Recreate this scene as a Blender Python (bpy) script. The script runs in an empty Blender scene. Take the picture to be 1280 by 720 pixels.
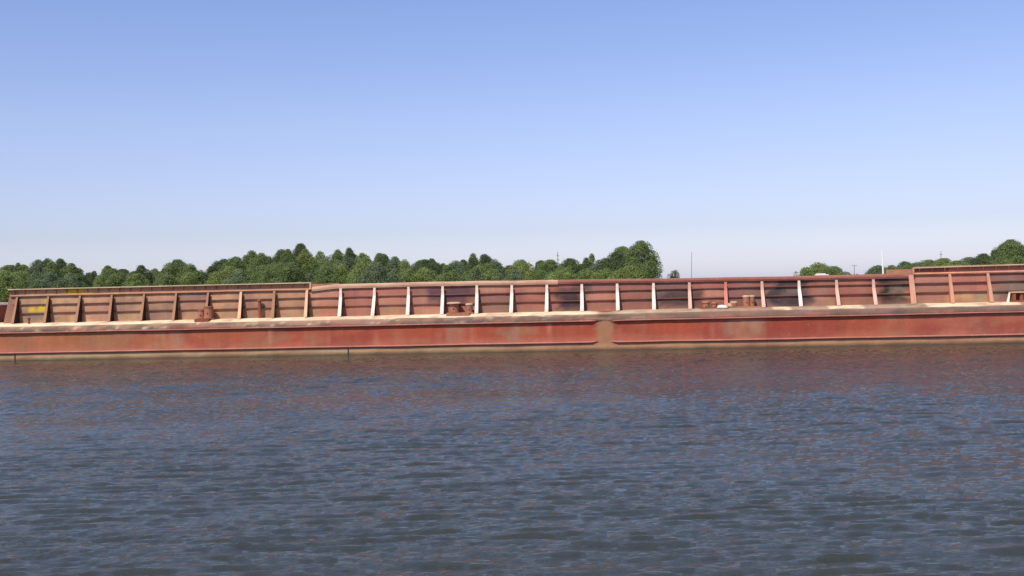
import bpy, math, random
import numpy as np

# ------------------------------------------------------------------ camera, sky, sun, exposure
SC = bpy.context.scene
COL = SC.collection
random.seed(11)
rng = np.random.default_rng(11)

CAM_H, PSI, PITCH, ROLL, FPX = 3.3, math.atan(157 / 1345.0), -0.0035, 0.025, 1345.0
cd = bpy.data.cameras.new("camera")
cd.sensor_fit = 'HORIZONTAL'; cd.sensor_width = 36.0
cd.lens = 36.0 * FPX / 1280.0
cd.clip_start = 0.1; cd.clip_end = 20000
cam = bpy.data.objects.new("camera", cd); COL.objects.link(cam)
from mathutils import Vector, Matrix
F = Vector((-math.sin(PSI) * math.cos(PITCH), math.cos(PSI) * math.cos(PITCH), math.sin(PITCH)))
R0 = Vector((math.cos(PSI), math.sin(PSI), 0)); U0 = R0.cross(F)
R = math.cos(ROLL) * R0 - math.sin(ROLL) * U0
U = math.cos(ROLL) * U0 + math.sin(ROLL) * R0
M = Matrix((R, U, -F)).transposed().to_4x4(); M.translation = Vector((0, 0, CAM_H))
cam.matrix_world = M
SC.camera = cam

SUN = Vector((-0.24, -0.56, 0.80)).normalized()      # direction towards the sun
world = bpy.data.worlds.new("World"); SC.world = world; world.use_nodes = True
wn = world.node_tree; wn.nodes.clear()
sky = wn.nodes.new('ShaderNodeTexSky'); sky.sky_type = 'NISHITA'; sky.sun_disc = False
sky.sun_elevation = math.asin(SUN.z); sky.sun_rotation = math.atan2(SUN.x, SUN.y)
sky.altitude = 0; sky.air_density = 1.0; sky.dust_density = 0.75; sky.ozone_density = 4.2
tint = wn.nodes.new('ShaderNodeMix'); tint.data_type = 'RGBA'; tint.blend_type = 'MULTIPLY'; tint.inputs[0].default_value = 1.0
tcw = wn.nodes.new('ShaderNodeTexCoord'); sxyz = wn.nodes.new('ShaderNodeSeparateXYZ'); rw = wn.nodes.new('ShaderNodeValToRGB')
wn.links.new(tcw.outputs['Generated'], sxyz.inputs[0]); wn.links.new(sxyz.outputs['Z'], rw.inputs[0]); wn.links.new(rw.outputs[0], tint.inputs[7])
_st = [(0.0, (1.22, 1.16, 1.55)), (.025, (1.06, 1.0, 1.28)), (.05, (.99, .88, 1.08)), (.10, (1.11, .93, 1.08)), (.15, (1.19, .99, 1.10)), (.25, (1.14, 1.0, 1.16)), (1.0, (1.08, .99, 1.13))]
while len(rw.color_ramp.elements) < len(_st): rw.color_ramp.elements.new(.5)
for _e, (_p, _c) in zip(rw.color_ramp.elements, _st): _e.position = _p; _e.color = (*_c, 1)      # lavender summer air low in the sky
bg = wn.nodes.new('ShaderNodeBackground'); bg.inputs['Strength'].default_value = 0.14
wo = wn.nodes.new('ShaderNodeOutputWorld')
wn.links.new(sky.outputs[0], tint.inputs[6]); wn.links.new(tint.outputs[2], bg.inputs[0]); wn.links.new(bg.outputs[0], wo.inputs[0])
sl = bpy.data.lights.new("sun", 'SUN'); sl.energy = 4.6; sl.angle = math.radians(0.5); sl.color = (1.0, 0.94, 0.84)
so = bpy.data.objects.new("sun", sl); COL.objects.link(so)
so.rotation_euler = SUN.to_track_quat('Z', 'Y').to_euler(); so.location = (0, 0, 60)
SC.view_settings.view_transform = 'Standard'; SC.view_settings.look = 'None'
SC.view_settings.exposure = 0.0; SC.view_settings.gamma = 1.0; SC.view_settings.use_curve_mapping = False
SC.cycles.max_bounces = 6; SC.cycles.use_denoising = True
SC.cycles.sample_clamp_indirect = 6.0

# ------------------------------------------------------------------ helpers
def lin(c):
    c = np.asarray(c, float) / 255.0
    return np.where(c <= 0.04045, c / 12.92, ((c + 0.055) / 1.055) ** 2.4)

def tag(o, label=None, cat=None, group=None, kind=None):
    if label: o['label'] = label
    if cat: o['category'] = cat
    if group: o['group'] = group
    if kind: o['kind'] = kind
    return o

def empty(name, loc=(0, 0, 0)):
    o = bpy.data.objects.new(name, None); COL.objects.link(o); o.location = loc
    o.empty_display_size = 0.3
    return o

def link_mesh(name, verts, faces, mat, parent=None, smooth=False, origin=(0, 0, 0), col=None):
    me = bpy.data.meshes.new(name)
    v = np.asarray(verts, float) - np.asarray(origin, float)
    me.from_pydata(v.tolist(), [], faces)
    if smooth: me.polygons.foreach_set('use_smooth', [True] * len(me.polygons))
    if col is not None:
        a = me.color_attributes.new('Col', 'FLOAT_COLOR', 'POINT')
        c = np.ones((len(v), 4)); c[:, :3] = col; a.data.foreach_set('color', c.ravel())
    me.materials.append(mat); me.update()
    o = bpy.data.objects.new(name, me); COL.objects.link(o)
    if parent: o.parent = parent
    return o

def fast_mesh(name, verts, quads, mat, smooth=False, attrs=None):
    me = bpy.data.meshes.new(name)
    verts = np.asarray(verts, np.float32); quads = np.asarray(quads, np.int32)
    me.vertices.add(len(verts)); me.vertices.foreach_set('co', verts.ravel())
    me.loops.add(quads.size); me.loops.foreach_set('vertex_index', quads.ravel())
    me.polygons.add(len(quads)); me.polygons.foreach_set('loop_start', np.arange(0, quads.size, 4, dtype=np.int32))
    if smooth: me.polygons.foreach_set('use_smooth', np.ones(len(quads), bool))
    me.update(calc_edges=True)
    if attrs is not None:
        a = me.color_attributes.new('Col', 'FLOAT_COLOR', 'POINT')
        c = np.ones((len(verts), 4), np.float32); c[:, :3] = attrs; a.data.foreach_set('color', c.ravel())
    me.materials.append(mat)
    return me

class MB:
    def __init__(s): s.v = []; s.f = []
    def add(s, vs, fs):
        n = len(s.v); s.v += [tuple(p) for p in vs]; s.f += [tuple(i + n for i in f) for f in fs]
    def box(s, x0, x1, y0, y1, z0, z1):
        s.add([(x0,y0,z0),(x1,y0,z0),(x1,y1,z0),(x0,y1,z0),(x0,y0,z1),(x1,y0,z1),(x1,y1,z1),(x0,y1,z1)],
              [(0,3,2,1),(4,5,6,7),(0,1,5,4),(1,2,6,5),(2,3,7,6),(3,0,4,7)])
    def prism_x(s, prof, x0, x1):          # profile of (y, z), extruded along X
        n = len(prof)
        s.add([(x0, y, z) for y, z in prof] + [(x1, y, z) for y, z in prof],
              [tuple(range(n))[::-1], tuple(range(n, 2 * n))] + [(i, (i + 1) % n, n + (i + 1) % n, n + i) for i in range(n)])
    def sweep_x(s, xs, prof_fn):           # profile varying along X
        rings = [[(x, y, z) for y, z in prof_fn(x)] for x in xs]
        n = len(rings[0]); vs = [p for r in rings for p in r]; fs = []
        for k in range(len(xs) - 1):
            for i in range(n):
                a, b = k * n + i, k * n + (i + 1) % n
                fs.append((a, b, b + n, a + n))
        fs.append(tuple(range(n))[::-1]); m = (len(xs) - 1) * n; fs.append(tuple(range(m, m + n)))
        s.add(vs, fs)
    def tube(s, pts, radii, seg=12, cap=True):
        pts = [Vector(p) for p in pts]; n0 = len(s.v); rings = []
        for i, p in enumerate(pts):
            d = (pts[min(i + 1, len(pts) - 1)] - pts[max(i - 1, 0)])
            d = d.normalized() if d.length > 1e-6 else Vector((0, 0, 1))
            a = d.orthogonal().normalized(); b = d.cross(a)
            if abs(d.z) > .7: a = (Vector((1, 0, 0)) - d * d.x).normalized(); b = d.cross(a)
            rings.append([p + radii[i] * (math.cos(t) * a + math.sin(t) * b) for t in [2 * math.pi * q / seg for q in range(seg)]])
        vs = [v for r in rings for v in r]; fs = []
        for k in range(len(pts) - 1):
            for q in range(seg):
                a, b = k * seg + q, k * seg + (q + 1) % seg
                fs.append((a, b, b + seg, a + seg))
        if cap: fs.append(tuple(range(seg))[::-1]); m = (len(pts) - 1) * seg; fs.append(tuple(range(m, m + seg)))
        s.add(vs, fs)
    def build(s, name, mat, parent=None, origin=(0, 0, 0), smooth=False):
        return link_mesh(name, s.v, s.f, mat, parent, smooth, origin)

# cheap value noise in 2-D for shapes and paint wear
_lat = np.random.default_rng(5).random((256, 256))
def vnoise(x, y, seed=0):
    x = np.asarray(x, float) + seed * 17.3; y = np.asarray(y, float) + seed * 9.1
    xi = np.floor(x).astype(int); yi = np.floor(y).astype(int); fx = x - xi; fy = y - yi
    fx = fx * fx * (3 - 2 * fx); fy = fy * fy * (3 - 2 * fy)
    g = lambda a, b: _lat[a % 256, b % 256]
    return (g(xi, yi) * (1 - fx) + g(xi + 1, yi) * fx) * (1 - fy) + (g(xi, yi + 1) * (1 - fx) + g(xi + 1, yi + 1) * fx) * fy
def fbm(x, y, seed=0, o=4):
    r = 0; a = .5; t = 0
    for k in range(o):
        r = r + a * vnoise(np.asarray(x) * 2 ** k, np.asarray(y) * 2 ** k, seed + k); t += a; a *= .55
    return r / t

# ------------------------------------------------------------------ materials
def new_mat(name):
    m = bpy.data.materials.new(name); m.use_nodes = True; nt = m.node_tree
    return m, nt, nt.nodes['Principled BSDF']

def node(nt, t, **kw):
    n = nt.nodes.new(t)
    for k, v in kw.items(): setattr(n, k, v)
    return n

def mixc(nt, fac, a, b, blend='MIX'):
    n = node(nt, 'ShaderNodeMix', data_type='RGBA', blend_type=blend)
    for key, val in ((0, fac), (6, a), (7, b)):
        if hasattr(val, 'is_output'): nt.links.new(val, n.inputs[key])
        elif key == 0: n.inputs[0].default_value = val
        else: n.inputs[key].default_value = (*val, 1) if len(val) == 3 else val
    return n.outputs[2]

def ramp(nt, src, stops):
    r = node(nt, 'ShaderNodeValToRGB'); e = r.color_ramp.elements
    while len(e) < len(stops): e.new(0.5)
    for el, (p, c) in zip(e, stops):
        el.position = p; el.color = (c, c, c, 1) if isinstance(c, (int, float)) else (*c, 1)
    nt.links.new(src, r.inputs[0]); return r.outputs[0]

def tex(nt, scale=(1, 1, 1), nscale=1.0, detail=6, rough=.6, dist=0.0):
    tc = node(nt, 'ShaderNodeTexCoord'); mp = node(nt, 'ShaderNodeMapping')
    mp.inputs['Scale'].default_value = scale
    nt.links.new(tc.outputs['Object'], mp.inputs[0])
    n = node(nt, 'ShaderNodeTexNoise'); n.inputs['Scale'].default_value = nscale; n.inputs['Detail'].default_value = detail
    n.inputs['Roughness'].default_value = rough; n.inputs['Distortion'].default_value = dist
    nt.links.new(mp.outputs[0], n.inputs['Vector']); return n.outputs['Fac']

def worn_steel(name, base, rust=(0.20, 0.075, 0.035), pale=(0.50, 0.40, 0.30), amt=.5, use_col=False, rough=.75, streak=.5):
    """painted steel with rust bloom, pale scuffs and vertical runs"""
    m, nt, bs = new_mat(name)
    if use_col:
        a = node(nt, 'ShaderNodeVertexColor'); a.layer_name = 'Col'; c = a.outputs[0]
    else:
        r = node(nt, 'ShaderNodeRGB'); r.outputs[0].default_value = (*base, 1); c = r.outputs[0]
    big = tex(nt, (0.5, 1, 1.4), 1.2, 8, .65, .4)
    c = mixc(nt, ramp(nt, big, [(0.42, 0.0), (0.75, amt)]), c, rust)
    fine = tex(nt, (1, 1, 1.3), 5.0, 8, .7, .3)
    c = mixc(nt, ramp(nt, fine, [(0.55, 0.0), (0.78, .55 * amt)]), c, pale)
    run = tex(nt, (1.5, 1.5, 0.22), 1.3, 5, .6, .6)
    v = ramp(nt, run, [(0.30, 1 - .38 * streak), (0.62, 1.0 + .10 * streak)])
    c = mixc(nt, 1.0, c, v, 'MULTIPLY')
    nt.links.new(c, bs.inputs['Base Color'])
    nt.links.new(ramp(nt, fine, [(0.3, rough - .12), (0.7, rough + .12)]), bs.inputs['Roughness'])
    bs.inputs['Specular IOR Level'].default_value = .3
    bp = node(nt, 'ShaderNodeBump'); bp.inputs['Strength'].default_value = .5; bp.inputs['Distance'].default_value = .02
    nt.links.new(fine, bp.inputs['Height']); nt.links.new(bp.outputs[0], bs.inputs['Normal'])
    return m

MAT = dict(
    hull=worn_steel('hull_paint', (0.3, .08, .07), use_col=True, amt=.38, streak=.35),
    coaming=worn_steel('coaming_paint', (0.2, .08, .07), use_col=True, amt=.26, streak=.35),
    strake=worn_steel('strake_paint', (0.3, .2, .15), use_col=True, amt=.45, streak=.3),
    rail_red=worn_steel('rail_red', tuple(lin((168, 106, 90))), rust=tuple(lin((136, 88, 72))), pale=tuple(lin((208, 160, 138))), amt=.9, streak=.2),
    rust=worn_steel('rust_steel', tuple(lin((140, 78, 56))), rust=(.12, .05, .03), pale=(.42, .22, .13), amt=.8),
    orange=worn_steel('orange_rust', tuple(lin((166, 110, 84))), rust=(.22, .09, .05), pale=(.6, .4, .3), amt=.6),
    white=worn_steel('old_white', tuple(lin((236, 226, 212))), rust=(.55, .30, .2), pale=(.7, .64, .55), amt=.35, streak=.3),
    tan=worn_steel('tan_dust', tuple(lin((198, 168, 132))), rust=(.3, .16, .1), pale=(.6, .52, .42), amt=.5),
    deck=worn_steel('deck_dust', tuple(lin((214, 190, 150))), rust=(.26, .15, .1), pale=(.68, .6, .46), amt=.5),
    dark=worn_steel('dark_metal', (.045, .04, .038), amt=.3),
)
def stay_mat(name, rgb, amt=.4): return worn_steel(name, tuple(lin(rgb)), rust=tuple(lin((140, 80, 60))), pale=tuple(lin((225, 200, 180))), amt=amt, streak=.3)
MAT['st_brown'] = stay_mat('stay_brown', (158, 116, 88))
MAT['st_peach'] = stay_mat('stay_peach', (228, 178, 140))
MAT['st_white'] = stay_mat('stay_white', (236, 218, 200), .55)
MAT['st_pink'] = stay_mat('stay_pink', (214, 172, 152))
MAT['st_red'] = stay_mat('stay_red', (200, 122, 108), .5)
MAT['st_orange'] = stay_mat('stay_orange', (196, 142, 116))

# ------------------------------------------------------------------ water
def make_water():
    def axis(lo, hi, step_fn, far):
        a = [lo]
        while a[-1] < hi: a.append(a[-1] + step_fn(a[-1]))
        s = step_fn(hi); b = a[-1]
        while b < far: s *= 1.35; b += s; a.append(b)
        s = step_fn(lo); b = lo; pre = []
        while b > -far: s *= 1.35; b -= s; pre.append(b)
        return np.array(pre[::-1] + a)
    xs = axis(-34, 26, lambda v: .075, 2500.)
    ys = axis(9.5, 52.4, lambda v: .034 + max(0, v - 9.5) * .0025, 3500.)
    X, Y = np.meshgrid(xs, ys)
    r = np.random.default_rng(2)
    Z = np.zeros_like(X)
    dirs = []
    n = 120
    lam = np.exp(r.normal(np.log(.31), .55, n)).clip(.14, 2.2)
    wx = X + .25 * (fbm(X * .35, Y * .35, 3, 2) - .5); wy = Y + .5 * (fbm(X * .3, Y * .5, 4, 2) - .5)
    for L in lam:
        th = math.radians(r.normal(96, 9 if L > .3 else 24)); k = 2 * math.pi / L
        slope = .0165 * (1 if L < .6 else .55)
        ph = k * (wx * math.cos(th) + wy * math.sin(th)) + r.uniform(0, 6.28)
        lw = .45 + 1.1 * vnoise(X * .16 + L * 7, Y * .22 + L * 3, 6)
        Z += slope / k * lw * (2.6 * ((1 + np.sin(ph)) * .5) ** 1.7 - 1)
    gx = np.gradient(xs)[None, :]; gy = np.gradient(ys)[:, None]
    fade = np.clip((.35 - gx) / .2, 0, 1) * np.clip((.35 - gy) / .15, 0, 1)
    gust = .30 + 1.45 * fbm(X * .06, Y * .16, 9, 3)
    Z *= fade * gust * np.interp(Y, [9, 22, 34, 52], [1.0, 1.0, .72, .36])
    m, nt, bs = new_mat('river_water')
    bs.inputs['Base Color'].default_value = (.036, .040, .029, 1)
    bs.inputs['Roughness'].default_value = .05; bs.inputs['IOR'].default_value = 1.333
    t1 = tex(nt, (1.0, 2.0, 1), 4.6, 6, .68, .5); t2 = tex(nt, (1, 1.7, 1), 17.0, 4, .6, .3)
    t3 = tex(nt, (1, 2.4, 1), .12, 3, .5)
    ad = node(nt, 'ShaderNodeMath', operation='MULTIPLY_ADD'); ad.inputs[1].default_value = .40
    nt.links.new(t2, ad.inputs[0]); nt.links.new(t1, ad.inputs[2])
    bp = node(nt, 'ShaderNodeBump'); bp.inputs['Distance'].default_value = .05
    nt.links.new(ramp(nt, t3, [(.35, .45), (.65, 1.0)]), bp.inputs['Strength'])
    nt.links.new(ad.outputs[0], bp.inputs['Height']); nt.links.new(bp.outputs[0], bs.inputs['Normal'])
    ny, nx = X.shape
    idx = np.arange(ny * nx).reshape(ny, nx)
    q = np.stack([idx[:-1, :-1], idx[:-1, 1:], idx[1:, 1:], idx[1:, :-1]], -1).reshape(-1, 4)
    me = fast_mesh('river', np.stack([X, Y, Z], -1).reshape(-1, 3), q, m, True)
    o = bpy.data.objects.new('river', me); COL.objects.link(o)
    tag(o, 'calm blue grey river with small wind ripples', 'river', kind='structure')
make_water()

# ------------------------------------------------------------------ far bank
def make_bank():
    xs = np.concatenate([np.linspace(-3000, -200, 20), np.linspace(-190, 150, 80), np.linspace(160, 3000, 20)])
    ys = np.concatenate([[96, 100, 103, 106, 110], np.linspace(116, 300, 40), [400, 700, 1500, 3400]])
    X, Y = np.meshgrid(xs, ys)
    yy = Y + 6 * (fbm(X * .03, Y * 0, 3) - .5)
    Z = np.clip((yy - 99) / 14, -.4, 1) * 1.1 + .35 * (fbm(X * .08, Y * .08, 2) - .5) * np.clip((Y - 106) / 20, 0, 1)
    Z = np.where(Y <= 97, -.8, Z)
    m, nt, bs = new_mat('bank_ground')
    n1 = tex(nt, (1, 1, 1), .25, 8, .7)
    nt.links.new(ramp(nt, n1, [(.35, tuple(lin((88, 96, 58)))), (.55, tuple(lin((110, 112, 70)))), (.7, tuple(lin((150, 132, 98))))]), bs.inputs['Base Color'])
    bs.inputs['Roughness'].default_value = .95
    ny, nx = X.shape; idx = np.arange(ny * nx).reshape(ny, nx)
    q = np.stack([idx[:-1, :-1], idx[:-1, 1:], idx[1:, 1:], idx[1:, :-1]], -1).reshape(-1, 4)
    me = fast_mesh('river_bank', np.stack([X, Y, Z], -1).reshape(-1, 3), q, m, True)
    o = bpy.data.objects.new('river_bank', me); COL.objects.link(o)
    tag(o, 'low grassy far bank of the river', 'river bank', kind='structure')
make_bank()

# ------------------------------------------------------------------ the barge
BO = (0.0, 57.5, 0.0)                                  # barge origin
barge = empty('cargo_barge', BO)
tag(barge, 'long rusty red open cargo barge with pale ribbed coaming, afloat across the river', 'barge')
BX0, BX1, YF, YB = -41.0, 37.0, 52.06, 63.0            # hull ends, near and far side
YC, YC2 = 53.1, 61.2                                   # near and far coaming planes
S, SX0 = 1.7380, -32.27                                # stay spacing and first stay
def jitter(x, s, f=.5): return (fbm(np.asarray(x) * f, 0, s, 3) - .5)
def deck_z(x):
    return 1.90 + .03 * jitter(x, 3, .25) - .10 * math.exp(-((x + 1.6) / .55) ** 2)

def grid_part(name, xs, prof, mat, colfn, parent, extra=None):
    """sheet swept along X; prof(x) -> list of (y, z); colfn(X, Y, Z) -> colours"""
    V = np.array([[(x, y, z) for y, z in prof(x)] for x in xs]); n, m, _ = V.shape
    idx = np.arange(n * m).reshape(n, m)
    q = np.stack([idx[:-1, :-1], idx[1:, :-1], idx[1:, 1:], idx[:-1, 1:]], -1).reshape(-1, 4)
    V = V.reshape(-1, 3); c = colfn(V[:, 0], V[:, 1], V[:, 2])
    fs = [tuple(int(i) for i in f) for f in q]
    return link_mesh(name, V, fs, mat, parent, True, BO, c)

def blendc(c, col, w):
    w = np.clip(w, 0, 1)[:, None]; return c * (1 - w) + lin(col) * w
def sstep(a, b, x): t = np.clip((x - a) / (b - a), 0, 1); return t * t * (3 - 2 * t)
def patch(X, Z, x0, x1, z0, z1, s, soft=.28, rag=1.1):
    n = (fbm(X * 1.8, Z * 3.0, s, 3) - .5) * rag
    return sstep(x0 - soft + n, x0 + soft + n, X) * (1 - sstep(x1 - soft + n, x1 + soft + n, X)) * sstep(z0 - soft + n * .4, z0 + soft + n * .4, Z) * (1 - sstep(z1 - soft + n * .4, z1 + soft + n * .4, Z))

def hull_col(X, Y, Z):
    c = np.tile(lin((164, 76, 52)), (len(X), 1))
    c = blendc(c, (168, 102, 66), sstep(-17, -26, X) * .95)                     # browner towards the left
    c = blendc(c, (172, 104, 84), sstep(10, 15, X) * .55)
    c = blendc(c, (182, 112, 92), sstep(.85, .45, Z) * .55)                   # paler just above the lower rail
    n = fbm(X * .55, Z * .9, 21); c = blendc(c, (158, 108, 78), sstep(.48, .66, n) * .7)
    n = fbm(X * .35, Z * .5 + 3, 31); c = blendc(c, (140, 54, 46), sstep(.50, .64, n) * .55)
    n = fbm(X * 2.2, Z * .25, 41); c = blendc(c, (196, 140, 120), sstep(.66, .80, n) * .45)   # pale runs
    for a, b in ((-24.4, -22.8), (-14.7, -14.2), (-12.3, -12.0), (-9.6, -8.6), (4.2, 6.0), (-6.2, -5.2)):
        c = blendc(c, (166, 132, 108), patch(X, Z, a, b, .55, 1.5, int(a * 3) % 40 + 2) * .45 * sstep(.35, .6, fbm(X * 2.5, Z * .6, 77)))
    c = blendc(c, (164, 118, 84), patch(X, Z, -2.02, -1.25, -.1, 1.8, 7, .1, .25) * .9)       # weld zone at the joint
    c = blendc(c, (176, 146, 108), (1 - sstep(.31, .36, Z)))                  # silt-coloured band over the waterline
    c = blendc(c, (158, 120, 92), (1 - sstep(.31, .36, Z)) * sstep(.45, .65, fbm(X * .7, Z * 2, 51)) * .7)
    c = blendc(c, (168, 112, 84), (1 - sstep(.31, .36, Z)) * sstep(-10, -2, X) * .5)
    c = blendc(c, (46, 40, 30), (1 - sstep(.05, .12, Z + .03 * (fbm(X * 1.5, 0, 61) - .5))) * .85)  # wet line
    return c

xs = np.arange(BX0 + 2.5, BX1 - 2.5 + .01, .2)
zs = np.concatenate([[-1.1, -.4], np.arange(-.1, 1.52, .09)])
def hull_prof(x):
    zz = zs; y = YF + .030 * (fbm(np.full_like(zz, x * .55), zz * .8, 71, 3) - .5) + .012 * np.cos(x * 2 * math.pi / .58) * np.exp(-((zz - .85) / .35) ** 2)
    return list(zip(y, zz))
hull = grid_part('hull', xs, hull_prof, MAT['hull'], hull_col, barge)

hb = MB()                                              # bottom, far side, bow and stern plating
x0, x1 = BX0 + 2.5, BX1 - 2.5
hb.box(x0, x1, YF + .12, YB, -1.1, 1.30)
for xe, xt in ((x0, BX0), (x1, BX1)):
    hb.add([(xe, YF + .02, -1.1), (xe, YB, -1.1), (xe, YB, 1.86), (xe, YF + .02, 1.86), (xt, YF + 1.3, .1), (xt, YB - 1.3, .1), (xt, YB - 1.3, 1.86), (xt, YF + 1.3, 1.86)],
           [(0, 1, 5, 4), (1, 2, 6, 5), (2, 3, 7, 6), (3, 0, 4, 7), (4, 5, 6, 7)])
hb.build('raked_end', MAT['rust'], barge, BO)
hb = MB(); hb.box(x0, x1, YB - .03, YB + .05, -1.1, 1.84); hb.build('far_side_plate', MAT['rust'], barge, BO)

def strake_col(X, Y, Z):
    c = np.tile(lin((158, 124, 102)), (len(X), 1))
    c = blendc(c, (128, 98, 88), sstep(-1, 2.5, X) * .85)
    c = blendc(c, (150, 122, 96), sstep(-20, -28, X) * .6)
    c = blendc(c, (174, 104, 88), sstep(.5, .68, fbm(X * .6, Z * 2, 13)) * sstep(1.72, 1.55, Z) * .75)
    c = blendc(c, (112, 92, 76), sstep(.46, .60, fbm(X * 1.3, Z * 7, 53)) * .8)
    c = blendc(c, (226, 204, 170), sstep(.62, .74, fbm(X * 2.1, Z * 9, 57)) * .6 * (X < -1))
    c = blendc(c, (100, 84, 78), sstep(.56, .70, fbm(X * .5 + 4, Z * 3, 23)) * .7)
    top = sstep(1.745, 1.775, Z + .06 * (fbm(X * 1.1, 0, 33) - .5))
    cream = np.where(X < 3, .95, .28) * np.ones(len(X))
    for a, b in ((6.4, 7.2), (9.0, 10.6), (13.4, 17.6)): cream = np.maximum(cream, .9 * ((X > a) & (X < b)))
    cream = cream * np.where((X > -2) & (X < 3), .45, 1)
    cream = cream * (.55 + .45 * sstep(.34, .50, fbm(X * 1.4, Y * 3, 43)))
    c = blendc(c, (236, 212, 172), top * cream)  # cream also carries painted-in sunlight on the sloping deck edge
    return c
xs2 = np.arange(BX0 + 2.5, BX1 - 2.49, .16)
def strake_prof(x):
    d = deck_z(x); w = .04 * float(jitter(x, 91, .9)); w2 = .05 * float(jitter(x, 92, .45)); dd = .05 * float(jitter(x, 95, 1.3))
    k = math.exp(-((x + 1.6) / .38) ** 2)
    pts = [(YF + .02, 1.395), (YF - .06 + w, 1.405), (YF - .09 + w, 1.46 + w2 * .3), (YF - .09 + w, 1.56 + w2 * .4), (YF - .07 + w + w2, 1.66 + dd), (YF - .055 + w2, 1.735 + dd * .8), (YF - .035 + w2, 1.757 + dd * .8), (YF + .02 + w2, 1.78 + dd * .7), (YF + .26, d - .045), (YF + .5, d - .008), (YC + .02, d)]
    return [(y + .07 * k if i < 5 else y, z) for i, (y, z) in enumerate(pts)]   # a hard worn lip
grid_part('sheer_strake', xs2, strake_prof, MAT['strake'], strake_col, barge)

dk = MB()                                              # decks beyond and behind the coaming
dk.box(BX0 + 2.4, BX1 - 2.4, YC2, YB + .02, 1.80, 1.89)
dk.box(BX0, -33.0, YC + .025, YC2 - .005, 1.80, 1.885); dk.box(27.6, BX1, YC + .025, YC2 - .005, 1.80, 1.885)
dk.box(BX0, BX0 + 2.6, YF + 1.32, YC + .02, 1.8, 1.88)
dk.build('deck', MAT['deck'], barge, BO)
hf = MB(); hf.box(-33, 27.6, YC + .05, YC2 - .05, 1.302, 1.33); hf.build('hold_floor', MAT['rust'], barge, BO)

def rub_rail(name, xa, xb, zc, r, out, flip=0):
    b = MB(); n = max(8, int((xb - xa) / .3)); xx = np.linspace(xa, xb, n)
    def prof(x):
        e = min(x - xa, xb - x); q = min(1, .35 + e / .12)
        w = .018 * float(jitter(x, int(zc * 50) + 3, .9)); zz = zc + .022 * float(jitter(x, int(zc * 50) + 9, .5)) + flip * .03 * math.exp(-e / .15)
        return [(YF + .03 - (out + .03 + w) * q * max(0, math.sin(t)) , zz + r * math.cos(t)) for t in np.linspace(0, math.pi, 9)]
    b.sweep_x(xx, lambda x: prof(x)[::-1]); return b.build(name, MAT['rail_red'], barge, BO, True)
rub_rail('rub_rail', BX0 + 2.6, -1.95, 1.43, .05, .135); rub_rail('rub_rail', -1.32, BX1 - 2.6, 1.43, .05, .135, -1)
rub_rail('rub_rail', BX0 + 2.6, -1.95, .40, .055, .095, 1); rub_rail('rub_rail', -1.32, BX1 - 2.6, .39, .055, .095, 1)
for x in (-31.93, -14.33, 20.1):                  # butt straps on the low band
    b = MB(); b.box(x - .028, x + .028, YF - .035, YF + .03, -.3, .325); b.build('butt_strap', MAT['dark'], barge, BO)

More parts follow.
